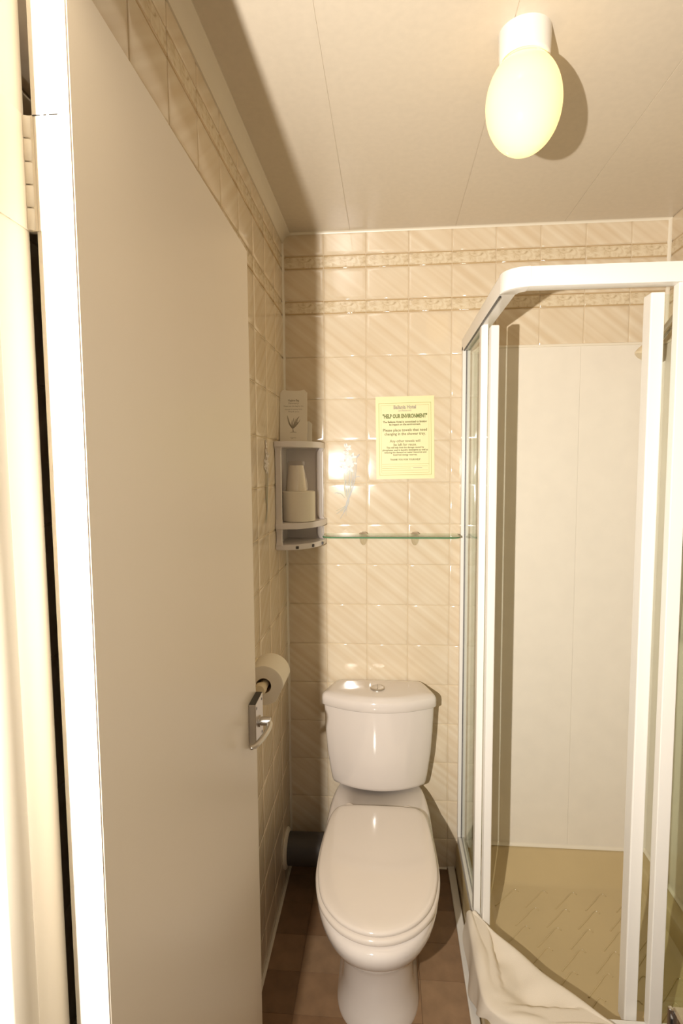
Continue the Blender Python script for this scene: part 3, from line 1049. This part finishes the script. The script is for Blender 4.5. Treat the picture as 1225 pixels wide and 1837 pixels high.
# ------------------------------------------------------------------ glass shelf with clips
gs = thing('glass_shelf', 'narrow clear glass shelf with two clips under the notice', 'shelf', (.384, -.003, 1.280))
pts = [(-.243, -.003), (.243, -.003), (.243, -.06)]
pts = [(.147, -.005), (.627, -.005), (.627, -.075)] + [(.597 + .03 * math.cos(a), -.082 - .028 * math.sin(a)) for a in [math.pi / 12 * k for k in range(1, 6)]] + [(.595, -.112), (.180, -.112)] \
    + [(.177 - .03 * math.sin(a), -.082 - .028 * math.cos(a)) for a in [math.pi / 12 * k for k in range(1, 6)]] + [(.147, -.075)]
gb = prism(pts, 1.277, 1.283)
g = obj('glass_pane', gb, M['shelf_glass'])
g.data.materials.append(M['shelf_edge'])
for p in g.data.polygons:
    if abs(p.normal.z) < .5 and p.normal.y < .5:
        p.material_index = 1
g.parent = gs; g.matrix_parent_inverse = parent_inv(gs)
CLIP_GLASS = glass_material('clip_plastic', (.94, .93, .89), 1.8)
for cx in (.288, .474):
    b = bmesh.new()
    # oval clip: flat dome above the glass, deeper tongue below
    rings = []
    for s, z in ((.001, 1.2905), (.5, 1.2895), (.85, 1.2865), (1, 1.2835)):
        rings.append([(cx + .0155 * s * math.cos(a), -.024 + .020 * s * math.sin(a), z) for a in [2 * math.pi * k / 24 for k in range(24)]])
    loft(rings, bm=b)
    c = obj('shelf_clip', b, M['satin'], smooth=True)
    c.parent = gs; c.matrix_parent_inverse = parent_inv(gs)
    b = bmesh.new()
    rings = []
    for s, z in ((1, 1.2765), (.97, 1.268), (.86, 1.257), (.62, 1.247), (.3, 1.241), (.02, 1.240)):
        rings.append([(cx + .0155 * s * math.cos(a), -.014 + .011 * s * math.sin(a), z) for a in [2 * math.pi * k / 24 for k in range(24)]])
    loft(rings, bm=b)
    d = obj('clip_tongue', b, CLIP_GLASS, smooth=True)
    d.parent = c; d.matrix_parent_inverse = parent_inv(c)

# ------------------------------------------------------------------ notice on the back wall
nt_ = thing('notice', 'pale yellow A4 towel notice taped to the tiled back wall', 'notice', (.4385, -.0036, 1.6275))
nt_.rotation_euler = (0, -.012, 0)
nb = box(-.104, .104, -.0012, 0, -.147, .147)
obj('paper_sheet', nb, M['notice'], nt_)
def nline(x0, x1, z0, z1, m='ink_line', name='printed_line'):
    return obj(name, box(x0, x1, -.0016, -.0011, z0, z1), M[m], nt_)
for inset, th in ((.011, .0013), (.019, .0007)):
    x, zt, zb_ = .104 - inset, .147 - inset - .012, -.147 + inset + .003
    nline(-x, -x + th, zb_, zt); nline(x - th, x, zb_, zt)
    nline(-x, x, zt - th, zt); nline(-x, x, zb_, zb_ + th)
R90 = (math.pi / 2, 0, 0)
for body_, z, size, wide, m, bold in (
        ('Ballania Hotel', .1085, .018, .080, 'ink_soft', .0006),
        ('(and Restaurant)', .0965, .008, .046, 'ink_soft', .0001),
        ('"HELP OUR ENVIRONMENT"', .0765, .0195, .158, 'ink_green', .0008),
        ('The Ballania Hotel is committed to limiting', .0565, .0095, .156, 'ink', .0003),
        ('its impact on the environment.', .0475, .0095, .112, 'ink', .0003),
        ('Please place towels that need', .0275, .0135, .156, 'ink', .0002),
        ('changing in the shower tray.', .0140, .0135, .146, 'ink', .0002),
        ('Any other towels will', -.0115, .0135, .108, 'ink', .0001),
        ('be left for reuse.', -.0245, .0135, .082, 'ink', .0001),
        ('This will help limit the damage caused by', -.0345, .0085, .134, 'ink', .0002),
        ('phosphates used in laundry detergents as well as', -.0435, .0085, .162, 'ink', .0002),
        ('reducing the demand on water resources and', -.0520, .0085, .150, 'ink', .0002),
        ('fossil fuel energy reserves.', -.0605, .0085, .086, 'ink', .0002),
        ('THANK YOU FOR YOUR HELP', -.0780, .0085, .108, 'ink', .0002)):
    text_mesh('lettering', body_, size, M[m], nt_, (0, -.0015, z), R90, wide, bold)
for z, x1 in ((-.094, .085), (-.102, .080), (-.109, .020), (-.1165, .080)):
    nline(-.083, x1, z, z + .0009)
nline(.028, .060, -.1085, -.1065, 'ink_soft')

# ------------------------------------------------------------------ ceiling lamp
lamp = thing('ceiling_lamp', 'lit opal glass globe lamp on a white ceiling base', 'lamp', (.637, -.872, H))
obj('lamp_base', lathe([(.049, 0), (.049, -.004), (.0475, -.046), (.0455, -.050), (.043, -.0515), (.043, -.046), (.001, -.046)], n=40), M['white_plastic'], lamp, smooth=True)
prof = []
for i in range(25):
    t = i / 24
    a = math.pi * (.21 + .79 * t)
    prof.append((.0715 * math.sin(a) ** .97 if math.sin(a) > 0 else 1e-4, -.129 + .092 * math.cos(a) if t < 1 else -.2205))
obj('globe', lathe(prof, n=48), M['opal'], lamp, smooth=True, angle=180)
M['opal'].node_tree.nodes['Principled BSDF'].inputs['Emission Strength'].default_value = LAMP_W / 24.0 * 1.15
